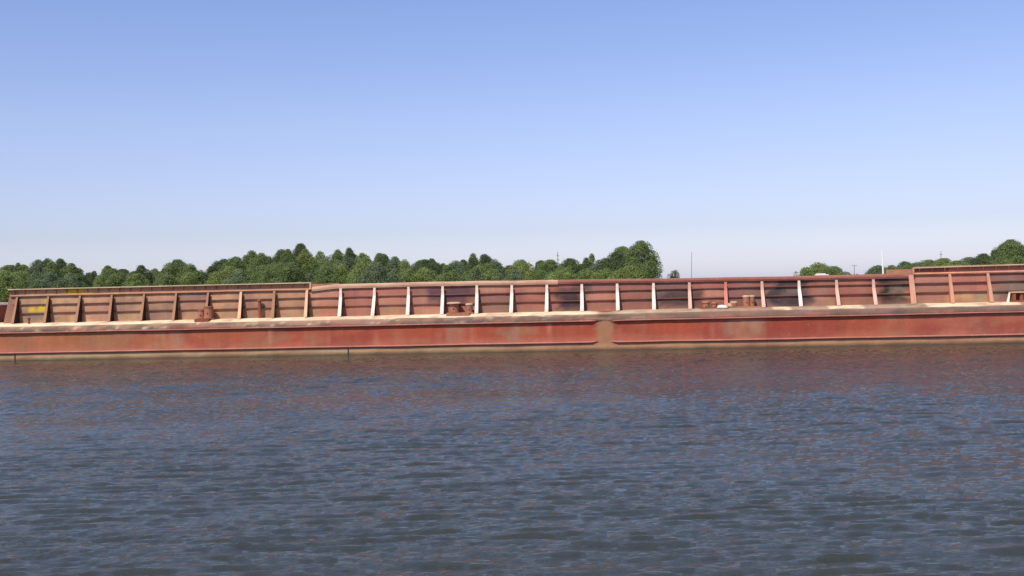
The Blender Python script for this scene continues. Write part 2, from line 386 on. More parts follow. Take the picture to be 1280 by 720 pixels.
# ---- near coaming
def rail_z(x):
    mid = np.interp(x, [-33, -16.4, -15.2, -7.8, -3.8, .8, 5.9, 9.7, 12.9, 30], [3.40, 3.42, 3.52, 3.51, 3.45, 3.41, 3.36, 3.34, 3.30, 3.30])
    return float(mid)
def coam_col(X, Y, Z):
    c = np.tile(lin((164, 100, 84)), (len(X), 1))
    c = blendc(c, (192, 152, 114), sstep(-15.8, -16.6, X))
    c = blendc(c, (188, 142, 104), sstep(-15.8, -16.6, X) * sstep(-24, -21, X) * .6)
    c = blendc(c, (184, 112, 96), sstep(12.6, 13.2, X) * .9)
    n = fbm(X * .8, Z * 1.2, 101)
    c = blendc(c, (150, 116, 96), sstep(.5, .68, n) * .7)
    c = blendc(c, (172, 112, 92), sstep(.42, .30, n) * .6)
    bay = np.floor((X - SX0) / S)
    tone = np.array([vnoise(b * 3.7, 0.5, 15) for b in bay]); row = np.digitize(Z, [2.42, 2.87, 3.3])
    tn = np.array([vnoise(b * 5.1 + r * 2.3, r * 3.1, 19) for b, r in zip(bay, row)])
    c = blendc(c, (112, 84, 80), sstep(.4, .9, tone) * .6); c = blendc(c, (192, 138, 112), sstep(.5, .9, tn) * .65); c = blendc(c, (124, 98, 92), sstep(.4, .1, tn) * .5)
    c = blendc(c, (120, 104, 84), sstep(2.42, 2.0, Z) * .45 * sstep(.35, .6, fbm(X * .5, Z, 111)))
    for a, b_, z0, z1, col, w in ((-10.6, -8.2, 2.35, 3.3, (78, 56, 66), .85), (-3.9, -2.5, 1.9, 3.1, (48, 42, 48), .95), (-6.4, -5.6, 2.2, 3.1, (104, 70, 70), .5),
            (1.2, 3.2, 2.0, 2.8, (66, 50, 50), .85), (6.3, 8.3, 1.9, 3.3, (56, 50, 52), .95), (6.9, 7.8, 2.5, 2.75, (160, 140, 124), .6), (11.5, 12.75, 1.9, 3.3, (38, 34, 34), 1.0),
            (12.2, 12.9, 2.3, 3.0, (170, 148, 124), .5), (15.9, 16.9, 1.9, 2.4, (150, 142, 112), .8), (16.8, 18.6, 2.0, 2.9, (124, 112, 98), .8), (14.7, 15.7, 1.95, 2.35, (196, 158, 108), .8),
            (-13.0, -11.5, 1.9, 2.4, (150, 122, 92), .6), (-7.2, -6.0, 1.9, 2.4, (140, 112, 84), .6),
            (-31.9, -30.7, 2.0, 2.38, (118, 100, 96), .8), (-30.5, -29.6, 1.9, 2.3, (126, 96, 72), .5)):
        c = blendc(c, col, patch(X, Z, a, b_, z0, z1, int(abs(a * 7)) % 50) * w)
    for a, b_, z0, z1, w in ((-31.78, -31.36, 2.44, 2.72, .98), (-31.2, -30.72, 2.44, 2.78, .98), (-31.8, -30.7, 2.44, 2.6, .6), (-31.0, -30.6, 2.92, 3.12, .6), (-29.7, -28.7, 3.36, 3.60, 1.2), (-28.8, -28.1, 3.40, 3.5, .5)):
        c = blendc(c, (204, 178, 34), patch(X, Z, a, b_, z0, z1, 3, .05, .12) * w)      # splashes of yellow paint
    return c
ends = (-33.18, 27.6)
xs3 = np.arange(-32.66, 27.61, .12); zc = np.linspace(1.84, 3.3, 15)
def coam_prof(x):
    bay = ((x - SX0) / S) % 1.0
    top = (3.66 if (x < -16.5 or x > 13.0) else rail_z(x) - .03)
    zz = np.linspace(1.84, top, 17)
    y = YC - .035 * math.sin(math.pi * bay) * np.sin(np.clip((zz - 1.9) / 1.4, 0, 1) * math.pi) * (1.2 * vnoise(x * .4, 2, 8) - .2) - .015 * (fbm(np.full_like(zz, x * 1.1), zz * 1.5, 82, 3) - .5)
    return list(zip(y, zz))
coam = grid_part('coaming', xs3, coam_prof, MAT['coaming'], coam_col, barge)
b = MB(); b.add([(-33.18, YC, 1.86), (-32.66, YC, 1.86), (-32.66, YC, 3.60), (-32.72, YC, 3.60), (-33.18, YC + .05, 1.86), (-32.66, YC + .05, 1.86), (-32.66, YC + .05, 3.60), (-32.72, YC + .05, 3.60)],
                [(0, 1, 2, 3), (7, 6, 5, 4), (0, 3, 7, 4), (0, 4, 5, 1), (3, 2, 6, 7), (1, 5, 6, 2)])
b.build('end_bracket', stay_mat('end_plate', (146, 104, 84)), barge, BO)
b = MB(); b.box(-32.70, 27.6, YC + .035, YC + .055, 1.335, 3.2); b.build('coaming_backing', MAT['rust'], barge, BO)
M_stiff = worn_steel('stiffener_paint', tuple(lin((120, 78, 64))), rust=tuple(lin((94, 60, 50))), pale=tuple(lin((160, 112, 90))), amt=.7)
for zq in (2.40, 2.86):
    b = MB()
    for k in range(35):
        xa, xb = SX0 + (k - (0 if k else .2)) * S + .03, SX0 + (k + 1) * S - .03
        if xa > 27.4: break
        xb = min(xb, 27.5); xx = np.linspace(xa, xb, 7); dz = random.uniform(-.012, .012); dd = random.uniform(-.01, .012)
        b.sweep_x(xx, lambda x: [(YC + .02, zq + dz), (YC + .02, zq + dz + .035), (YC - .085 - dd, zq + dz + .03 + .02 * float(jitter(x, 55, 1.1))), (YC - .085 - dd, zq + dz - .01 + .02 * float(jitter(x, 55, 1.1)))][::-1])
    b.build('stiffener', M_stiff, coam, (0, 0, 0)).location = (-BO[0], -BO[1], -BO[2])

def rail_part(name, xa, xb, zf, h, out, mat, parent=barge, wob=1.0):
    b = MB(); xx = np.arange(xa, xb + .001, .25)
    if xx[-1] < xb: xx = np.append(xx, xb)
    def prof(x):
        w = wob * .035 * float(jitter(x, 121, .8)); zt = zf(x) + wob * .04 * float(jitter(x, 131, .5))
        return [(YC + .06, zt - .02), (YC - out * .5, zt), (YC - out - w, zt - .03), (YC - out - w - .01, zt - h * .55), (YC - out + .02, zt - h), (YC - .02, zt - h), (YC - .02, zt - h + .03), (YC + .06, zt - h + .03)]
    b.sweep_x(xx, prof); return b.build(name, mat, parent, BO, False)
M_railtan = worn_steel('rail_tan', tuple(lin((204, 166, 136))), rust=tuple(lin((168, 110, 90))), pale=tuple(lin((232, 208, 168))), amt=.8, streak=.2)
M_railred = worn_steel('rail_dull_red', tuple(lin((156, 98, 84))), rust=tuple(lin((128, 76, 66))), pale=tuple(lin((200, 160, 130))), amt=.8, streak=.2)
M_ext = worn_steel('rail_brown', tuple(lin((172, 124, 94))), rust=tuple(lin((140, 90, 70))), pale=tuple(lin((206, 170, 130))), amt=.7, streak=.3)
M_extr = worn_steel('rail_pink', tuple(lin((204, 142, 112))), rust=tuple(lin((170, 104, 80))), pale=tuple(lin((226, 190, 140))), amt=.7, streak=.3)
rail_part('coaming_rail', -16.42, -3.9, lambda x: rail_z(x), .22, .115, M_railtan)
rail_part('coaming_rail', -3.9, 12.98, lambda x: rail_z(x), .20, .11, M_railred)
rail_part('coaming_rail', -32.7, -16.5, lambda x: 3.355 - .002 * (x + 24), .10, .10, M_ext, wob=.6)
rail_part('coaming_rail', 13.06, 27.6, lambda x: 3.36, .12, .10, M_extr, wob=.6)
M_flL = worn_steel('top_flange', tuple(lin((196, 176, 142))), rust=tuple(lin((150, 110, 84))), pale=tuple(lin((226, 214, 184))), amt=.8, streak=.1)
for xa, xb, zf in ((-32.78, -16.46, lambda x: 3.70 - .0025 * (x + 32.8)), (13.04, 27.6, lambda x: 3.62 + .006 * (x - 13))):
    b = MB(); xx = np.linspace(xa, xb, 60)
    b.sweep_x(xx, lambda x: [(YC + .06, zf(x) - .045), (YC + .06, zf(x)), (YC - .17, zf(x) + .012 * float(jitter(x, 141, .8)) * 2), (YC - .17, zf(x) - .05)][::-1])
    fl = b.build('top_flange', M_flL, barge, BO)
    x = xa + .28
    while x < xb - .05:
        b = MB(); b.add([(x - .022, YC, 3.40), (x - .022, YC - .04, 3.44), (x - .022, YC - .15, zf(x) - .05), (x - .022, YC, zf(x) - .05), (x + .022, YC, 3.40), (x + .022, YC - .04, 3.44), (x + .022, YC - .15, zf(x) - .05), (x + .022, YC, zf(x) - .05)],
              [(0, 1, 2, 3), (7, 6, 5, 4), (0, 4, 5, 1), (1, 5, 6, 2), (2, 6, 7, 3), (3, 7, 4, 0)]); x += S / 3
        b.build('flange_bracket', M_ext if xa < 0 else M_extr, barge, BO)
b = MB(); b.box(-16.50, -16.42, YC - .16, YC + .05, 3.30, 3.66); b.build('end_plate', M_railtan, barge, BO)
b = MB(); b.box(12.98, 13.06, YC - .16, YC + .05, 3.28, 3.60); b.build('end_plate', M_extr, barge, BO)

# ---- stays: triangular web with a face flange
cols = ['st_brown'] * 7 + ['st_peach', 'st_brown', 'st_peach'] + ['st_white'] * 10 + ['st_pink', 'st_red', 'st_pink', 'st_white', 'st_pink', 'st_pink', 'st_orange', 'st_orange', 'st_orange'] + ['st_orange'] * 6
web_l = worn_steel('web_brown_shade', tuple(lin((62, 44, 36))), rust=(.03,.018,.012), pale=(.09,.06,.045), amt=.5); web_m = worn_steel('web_red_shade', tuple(lin((58, 38, 34))), rust=(.03,.018,.012), pale=(.09,.06,.045), amt=.5)  # shade on the unlit web sides is put into these dark colours
for k in range(34):
    x = SX0 + k * S
    if x > 27: break
    st = empty('coaming_stay', (x - BO[0], YC - BO[1], 1.9)); st.parent = barge
    st.rotation_euler = (0, random.uniform(-.012, .012), random.uniform(-.05, .05))
    raised = x < -16 or x > 12.9
    zt = 3.27 if raised else rail_z(x) - .22
    t = .02; wt, wb = (.055, .075) if x < -19 else (.06, .09)
    if k in (7, 9): wt, wb = .06, .085
    if k == 26: wt, wb = .11, .13
    if raised: pr = [(.13, zt), (.60, 1.905)]
    else: pr = [(.15, zt), (.20, zt - .42), (.58 + random.uniform(-.03, .03), 1.90)]
    lz = lambda v: v - 1.9
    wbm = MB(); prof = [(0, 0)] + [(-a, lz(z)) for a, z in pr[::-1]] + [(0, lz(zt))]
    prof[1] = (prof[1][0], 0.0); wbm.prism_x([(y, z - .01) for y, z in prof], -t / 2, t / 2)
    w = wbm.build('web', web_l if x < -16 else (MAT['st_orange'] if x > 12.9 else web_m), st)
    fb = MB(); n = len(pr); wid = np.linspace(wt, wb, n)
    for i in range(n - 1):
        (a0, z0), (a1, z1) = pr[i], pr[i + 1]
        fb.add([(-wid[i], -a0 - .02, lz(z0)), (wid[i], -a0 - .02, lz(z0)), (wid[i + 1], -a1 - .02, lz(z1)), (-wid[i + 1], -a1 - .02, lz(z1)),
                (-wid[i], -a0, lz(z0)), (wid[i], -a0, lz(z0)), (wid[i + 1], -a1, lz(z1)), (-wid[i + 1], -a1, lz(z1))],
               [(0, 1, 2, 3)[::-1], (4, 5, 6, 7), (0, 4, 7, 3)[::-1], (1, 2, 6, 5)[::-1], (0, 1, 5, 4), (3, 7, 6, 2)])
    fb.build('flange', MAT[cols[k]], st)

# ---- far coaming
b = MB(); b.box(-32.7, 27.6, YC2, YC2 + .05, 1.30, 3.28); b.box(-32.7, 27.6, YC2 - .03, YC2 + .16, 3.283, 3.36)
b.box(-32.7, -17.3, YC2 + .003, YC2 + .053, 3.363, 3.56); b.box(-32.7, -17.3, YC2, YC2 + .18, 3.562, 3.61)
b.box(13.6, 27.6, YC2 + .003, YC2 + .053, 3.363, 3.53); b.box(13.6, 27.6, YC2, YC2 + .18, 3.532, 3.58)
b.build('far_coaming', M_ext, barge, BO)
for xe in (-32.72, 27.62):
    b = MB(); b.box(xe - .03, xe + .03, YC + .06, YC2 - .003, 1.30, 3.25); b.build('hold_bulkhead', MAT['rust'], barge, BO)

# ---- deck fittings (welded on, so parts)
def bollard(x, y, mats, skirt=False, base_l=.95):
    z0 = deck_z(x) - .01
    bo = empty('bollard', (x - BO[0], y - BO[1], z0)); bo.parent = barge
    b = MB(); b.box(-base_l / 2, base_l / 2, -.2, .2, .0, .07)
    if skirt: b.box(-base_l / 2 + .05, base_l / 2 - .15, -.55, -.203, -.16, .055)
    b.build('base_plate', mats[2], bo)
    for sx, h, r, cap in mats[3]:
        b = MB(); b.tube([(sx, 0, .07), (sx, 0, h)], [r, r], 16); b.tube([(sx, -r - .05, h * .62), (sx, r + .05, h * .62)], [.035, .035], 8)
        b.build('post', mats[0], bo, smooth=False)
        b = MB(); b.tube([(sx, 0, h), (sx, 0, h + .025), (sx, 0, h + .07), (sx, 0, h + .10)], [cap * .96, cap, cap * .97, cap * .7], 18); b.build('cap', mats[1], bo)
bollard(-21.85, 52.66, (MAT['orange'], MAT['rust'], MAT['rust'], [(-.27, .42, .17, .18), (.12, .58, .23, .25)]), True)
bollard(-8.75, 52.70, (MAT['orange'], MAT['tan'], MAT['orange'], [(-.32, .50, .24, .36), (.44, .42, .17, .20)]), True, base_l=1.35)
bollard(3.45, 52.78, (MAT['orange'], MAT['orange'], MAT['rust'], [(-.2, .26, .17, .2), (.22, .22, .13, .16)]), base_l=1.0)
bollard(5.2, 52.80, (MAT['orange'], MAT['tan'], MAT['orange'], [(-.62, .22, .16, .18), (-.02, .50, .17, .19), (.26, .50, .12, .14)]), base_l=1.7)
vp = empty('vent_pipe', (-19.1, 52.85 - BO[1], 1.89)); vp.parent = barge
b = MB(); b.tube([(0, 0, 0), (0, 0, .9)], [.085, .085], 14); b.build('pipe', MAT['rust'], vp)
b = MB(); b.tube([(0, 0, .86), (0, 0, .90), (0, 0, .95), (0, 0, .98)], [.12, .125, .11, .05], 14); b.build('cap', MAT['rust'], vp)
vp = empty('sounding_pipe', (-31.35, 52.45 - BO[1], 1.84)); vp.parent = barge
b = MB(); b.tube([(0, 0, 0), (0, 0, .30)], [.06, .06], 12); b.tube([(0, 0, .30), (0, 0, .34)], [.085, .085], 12); b.build('pipe', MAT['rust'], vp)

# rusty fairlead box at the right edge
fr = empty('fairlead', (17.75, 52.75 - BO[1], 1.87)); fr.parent = barge
b = MB(); b.box(-.42, .5, -.2, .2, 0, .09); b.box(-.38, -.24, -.18, .18, .09, .44); b.box(.34, .48, -.18, .18, .09, .44); b.box(-.24, .34, .06, .18, .09, .44); b.build('frame', MAT['rust'], fr)
b = MB(); b.box(-.44, .54, -.22, .22, .443, .50); b.build('top_plate', MAT['tan'], fr)
b = MB(); b.tube([(.05, -.06, .09), (.05, -.06, .44)], [.1, .1], 14); b.build('roller', MAT['rust'], fr)
b = MB(); b.add([(-.62, -.05, 0), (-.5, -.05, 0), (-.44, -.05, .46), (-.50, -.05, .46), (-.62, .0, 0), (-.5, .0, 0), (-.44, .0, .46), (-.50, .0, .46)], [(0, 1, 2, 3), (7, 6, 5, 4), (0, 3, 7, 4), (1, 5, 6, 2), (3, 2, 6, 7), (0, 4, 5, 1)])
b.build('brace', MAT['white'], fr)
# windlass housing at the far left end of the deck
wl_ = empty('deck_locker', (-36.4, 57.0 - BO[1], 1.885)); wl_.parent = barge
b = MB(); b.box(-1.3, 1.0, -.9, .9, 0, .93)
for zz in (.3, .6): b.box(-1.32, 1.03, -.94, -.903, zz, zz + .05)
b.build('locker_body', MAT['rust'], wl_)
b = MB(); b.box(-1.4, .9, -1.0, 1.0, .933, 1.10); b.box(.9, 1.1, -1.0, 1.0, .96, 1.04); b.build('locker_lid', MAT['white'], wl_)
# scuffed white plank lying on the far coaming rail, and a sack on the deck edge
b = MB(); b.box(-.36, .36, -.12, .12, 0, .06); b.box(-.30, .2, -.10, .10, .063, .11)
o = b.build('plank', MAT['white']); o.location = (10.15, 61.27, 3.362); o.rotation_euler = (0, 0, .06)
tag(o, 'short white plank lying on the far rail in front of the round green bush', 'plank')
def sack(x, y, z, sx, sy, sz, seed, mat, label):
    vs = []; nu, nv = 20, 10
    for j in range(nv + 1):
        ph = math.pi * j / nv
        for i in range(nu):
            th = 2 * math.pi * i / nu
            d = 1 + .55 * (float(vnoise(3 + 1.6 * math.cos(th) * math.sin(ph) + seed, 5 + 1.8 * math.sin(th) * math.sin(ph) + 2 * math.cos(ph), seed)) - .5)
            vs.append((sx * d * math.sin(ph) * math.cos(th), sy * d * math.sin(ph) * math.sin(th), max(0, sz * (.5 + .55 * d * math.cos(ph)))))
    fs = [(j * nu + i, (j + 1) * nu + i, (j + 1) * nu + (i + 1) % nu, j * nu + (i + 1) % nu) for j in range(nv) for i in range(nu)]
    o = link_mesh('sack', vs, fs, mat, None, True); o.location = (x, y, z); tag(o, label, 'sack', 'sacks left on the barge deck edge')
sack(4.03, 52.50, 1.865, .26, .16, .17, 4, MAT['white'], 'pale crumpled sack on the deck edge between the rusty bollards')
sack(4.32, 52.72, 1.885, .18, .14, .26, 9, MAT['tan'], 'tan dusty sack standing behind the pale sack by the rusty bollards')

# ------------------------------------------------------------------ trees on the far bank
def leaf_mat(name, a, b, c):
    m, nt, bs = new_mat(name)
    oi = node(nt, 'ShaderNodeVertexColor'); oi.layer_name = 'Col'
    n = tex(nt, (1, 1, 1), .9, 3, .6)
    col = ramp(nt, n, [(.32, tuple(a)), (.5, tuple(b)), (.7, tuple(c))])
    col = mixc(nt, 1.0, col, oi.outputs[0], 'MULTIPLY')
    nt.links.new(col, bs.inputs['Base Color']); bs.inputs['Roughness'].default_value = .65
    bs.inputs['Specular IOR Level'].default_value = .25
    tr = node(nt, 'ShaderNodeBsdfTranslucent'); nt.links.new(col, tr.inputs[0])
    mx = node(nt, 'ShaderNodeMixShader'); mx.inputs[0].default_value = .35
    nt.links.new(bs.outputs[0], mx.inputs[1]); nt.links.new(tr.outputs[0], mx.inputs[2])
    nt.links.new(mx.outputs[0], nt.nodes['Material Output'].inputs[0]); return m
LEAF = {
    'dark green': leaf_mat('leaf_dark', lin((84, 98, 61)), lin((92, 107, 68)), lin((99, 114, 73))),
    'mid green': leaf_mat('leaf_mid', lin((104, 120, 70)), lin((115, 131, 79)), lin((125, 140, 86))),
    'light green': leaf_mat('leaf_light', lin((116, 132, 73)), lin((129, 143, 82)), lin((139, 152, 91))),
    'grey green': leaf_mat('leaf_grey', lin((103, 118, 82)), lin((115, 129, 93)), lin((125, 138, 102))),
}
mb, nt, bs = new_mat('bark'); n = tex(nt, (3, 3, .6), 3, 5)
nt.links.new(ramp(nt, n, [(.3, tuple(lin((66, 54, 44)))), (.7, tuple(lin((118, 104, 88))))]), bs.inputs['Base Color']); bs.inputs['Roughness'].default_value = .9
BARK = mb

def crown_mesh(w, h, seed, mat, pointed, leaf=.26, bushy=False):
    """leaf quads gathered in lobes over an uneven egg; local origin at ground, h = tree height"""
    r = np.random.default_rng(seed)
    base = .6 if bushy else 1.2
    H = h - base
    nl = int(np.clip(10 + w * H * 1.5, 16, 90))
    t = r.beta(1.3, 1.05, nl); th = r.uniform(0, 2 * np.pi, nl)
    def rad(t): 
        e = np.sqrt(np.clip(1 - np.abs(2 * np.clip(t, 0, 1) - .84) ** 2.2 * np.where(t > .42, .74, .6), 0, 1))
        return w / 2 * np.clip(e * (1 - pointed * np.clip(t - .45, 0, 1) * 1.1), .05, 2)
    lean = r.normal(0, .05, 2) * h
    q = r.uniform(.35, 1.0, nl)
    lr = np.clip(r.uniform(.26, .50, nl) * w * .5 * (1.15 - .45 * t), .28, 1.3)
    rr = np.clip(rad(t) * q - lr * .35, 0, None)
    cx = rr * np.cos(th) + lean[0] * t; cy = rr * np.sin(th) + lean[1] * t; cz = base + t * (H - lr * .9)
    cx[0], cy[0], cz[0] = lean[0], lean[1], h - lr[0]; lr[0] = max(.3, w * .12)
    tone_l = r.uniform(.84, 1.16, nl)
    per = (4 * np.pi * lr ** 2 / (leaf ** 2) * 1.0).astype(int)
    ii = np.repeat(np.arange(nl), per); n = len(ii)
    d = r.normal(size=(n, 3)); d /= np.linalg.norm(d, axis=1)[:, None]; d[:, 2] = np.where(d[:, 2] < -.6, -d[:, 2], d[:, 2])
    depth = 1 - np.abs(r.normal(0, .16, n)) + (r.random(n) < .08) * r.uniform(0, .35, n)
    P = np.stack([cx[ii], cy[ii], cz[ii]], 1) + d * (lr[ii] * depth)[:, None] * np.array([1, 1, 1.15])
    nn = d + r.normal(0, .55, (n, 3)); nn /= np.linalg.norm(nn, axis=1)[:, None]
    a = np.cross(nn, r.normal(size=(n, 3))); a /= np.linalg.norm(a, axis=1)[:, None]; b = np.cross(nn, a)
    s = leaf * r.uniform(.45, 1.0, n)[:, None] * .62
    V = np.stack([P - a * s, P - b * s * .6, P + a * s, P + b * s * .6], 1).reshape(-1, 3)
    tone = np.repeat(tone_l[ii] * r.uniform(.88, 1.12, n), 4)[:, None] * np.array([1, 1, 1])
    tone[:, 0] *= np.repeat(r.uniform(.9, 1.12, n), 4)
    V[:, 2] = np.clip(V[:, 2], .3, h + .1)
    return fast_mesh('crown', V, np.arange(len(V)).reshape(-1, 4), mat, False, tone), lean, base

def trunk(h, w, lean, r_):
    b = MB(); R_ = .04 + .018 * h
    top = (lean[0] * .7, lean[1] * .7, h * .7)
    b.tube([(0, 0, -.4), (lean[0] * .15, lean[1] * .15, h * .2), (lean[0] * .5, lean[1] * .5, h * .5), top], [R_ * 1.25, R_, R_ * .65, R_ * .15], 8)
    for i in range(5):
        z = h * r_.uniform(.2, .45); th = r_.uniform(0, 6.28); L = min(w * r_.uniform(.2, .3), h * .22)
        p0 = (lean[0] * z / h, lean[1] * z / h, z)
        p1 = (p0[0] + math.cos(th) * L * .5, p0[1] + math.sin(th) * L * .5, z + L * .45); p2 = (p0[0] + math.cos(th) * L, p0[1] + math.sin(th) * L, z + L * 1.2)
        b.tube([p0, p1, p2], [R_ * .5, R_ * .32, R_ * .1], 6)
    return b

# where along the rail each tree shows: which coaming stay (counted from the left) it rises above
NUM = ['zero', 'first', 'second', 'third', 'fourth', 'fifth', 'sixth', 'seventh', 'eighth', 'ninth', 'tenth', 'eleventh', 'twelfth', 'thirteenth', 'fourteenth', 'fifteenth', 'sixteenth', 'seventeenth', 'eighteenth', 'nineteenth', 'twentieth', 'twenty-first', 'twenty-second', 'twenty-third', 'twenty-fourth', 'twenty-fifth', 'twenty-sixth', 'twenty-seventh', 'twenty-eighth', 'twenty-ninth', 'thirtieth']
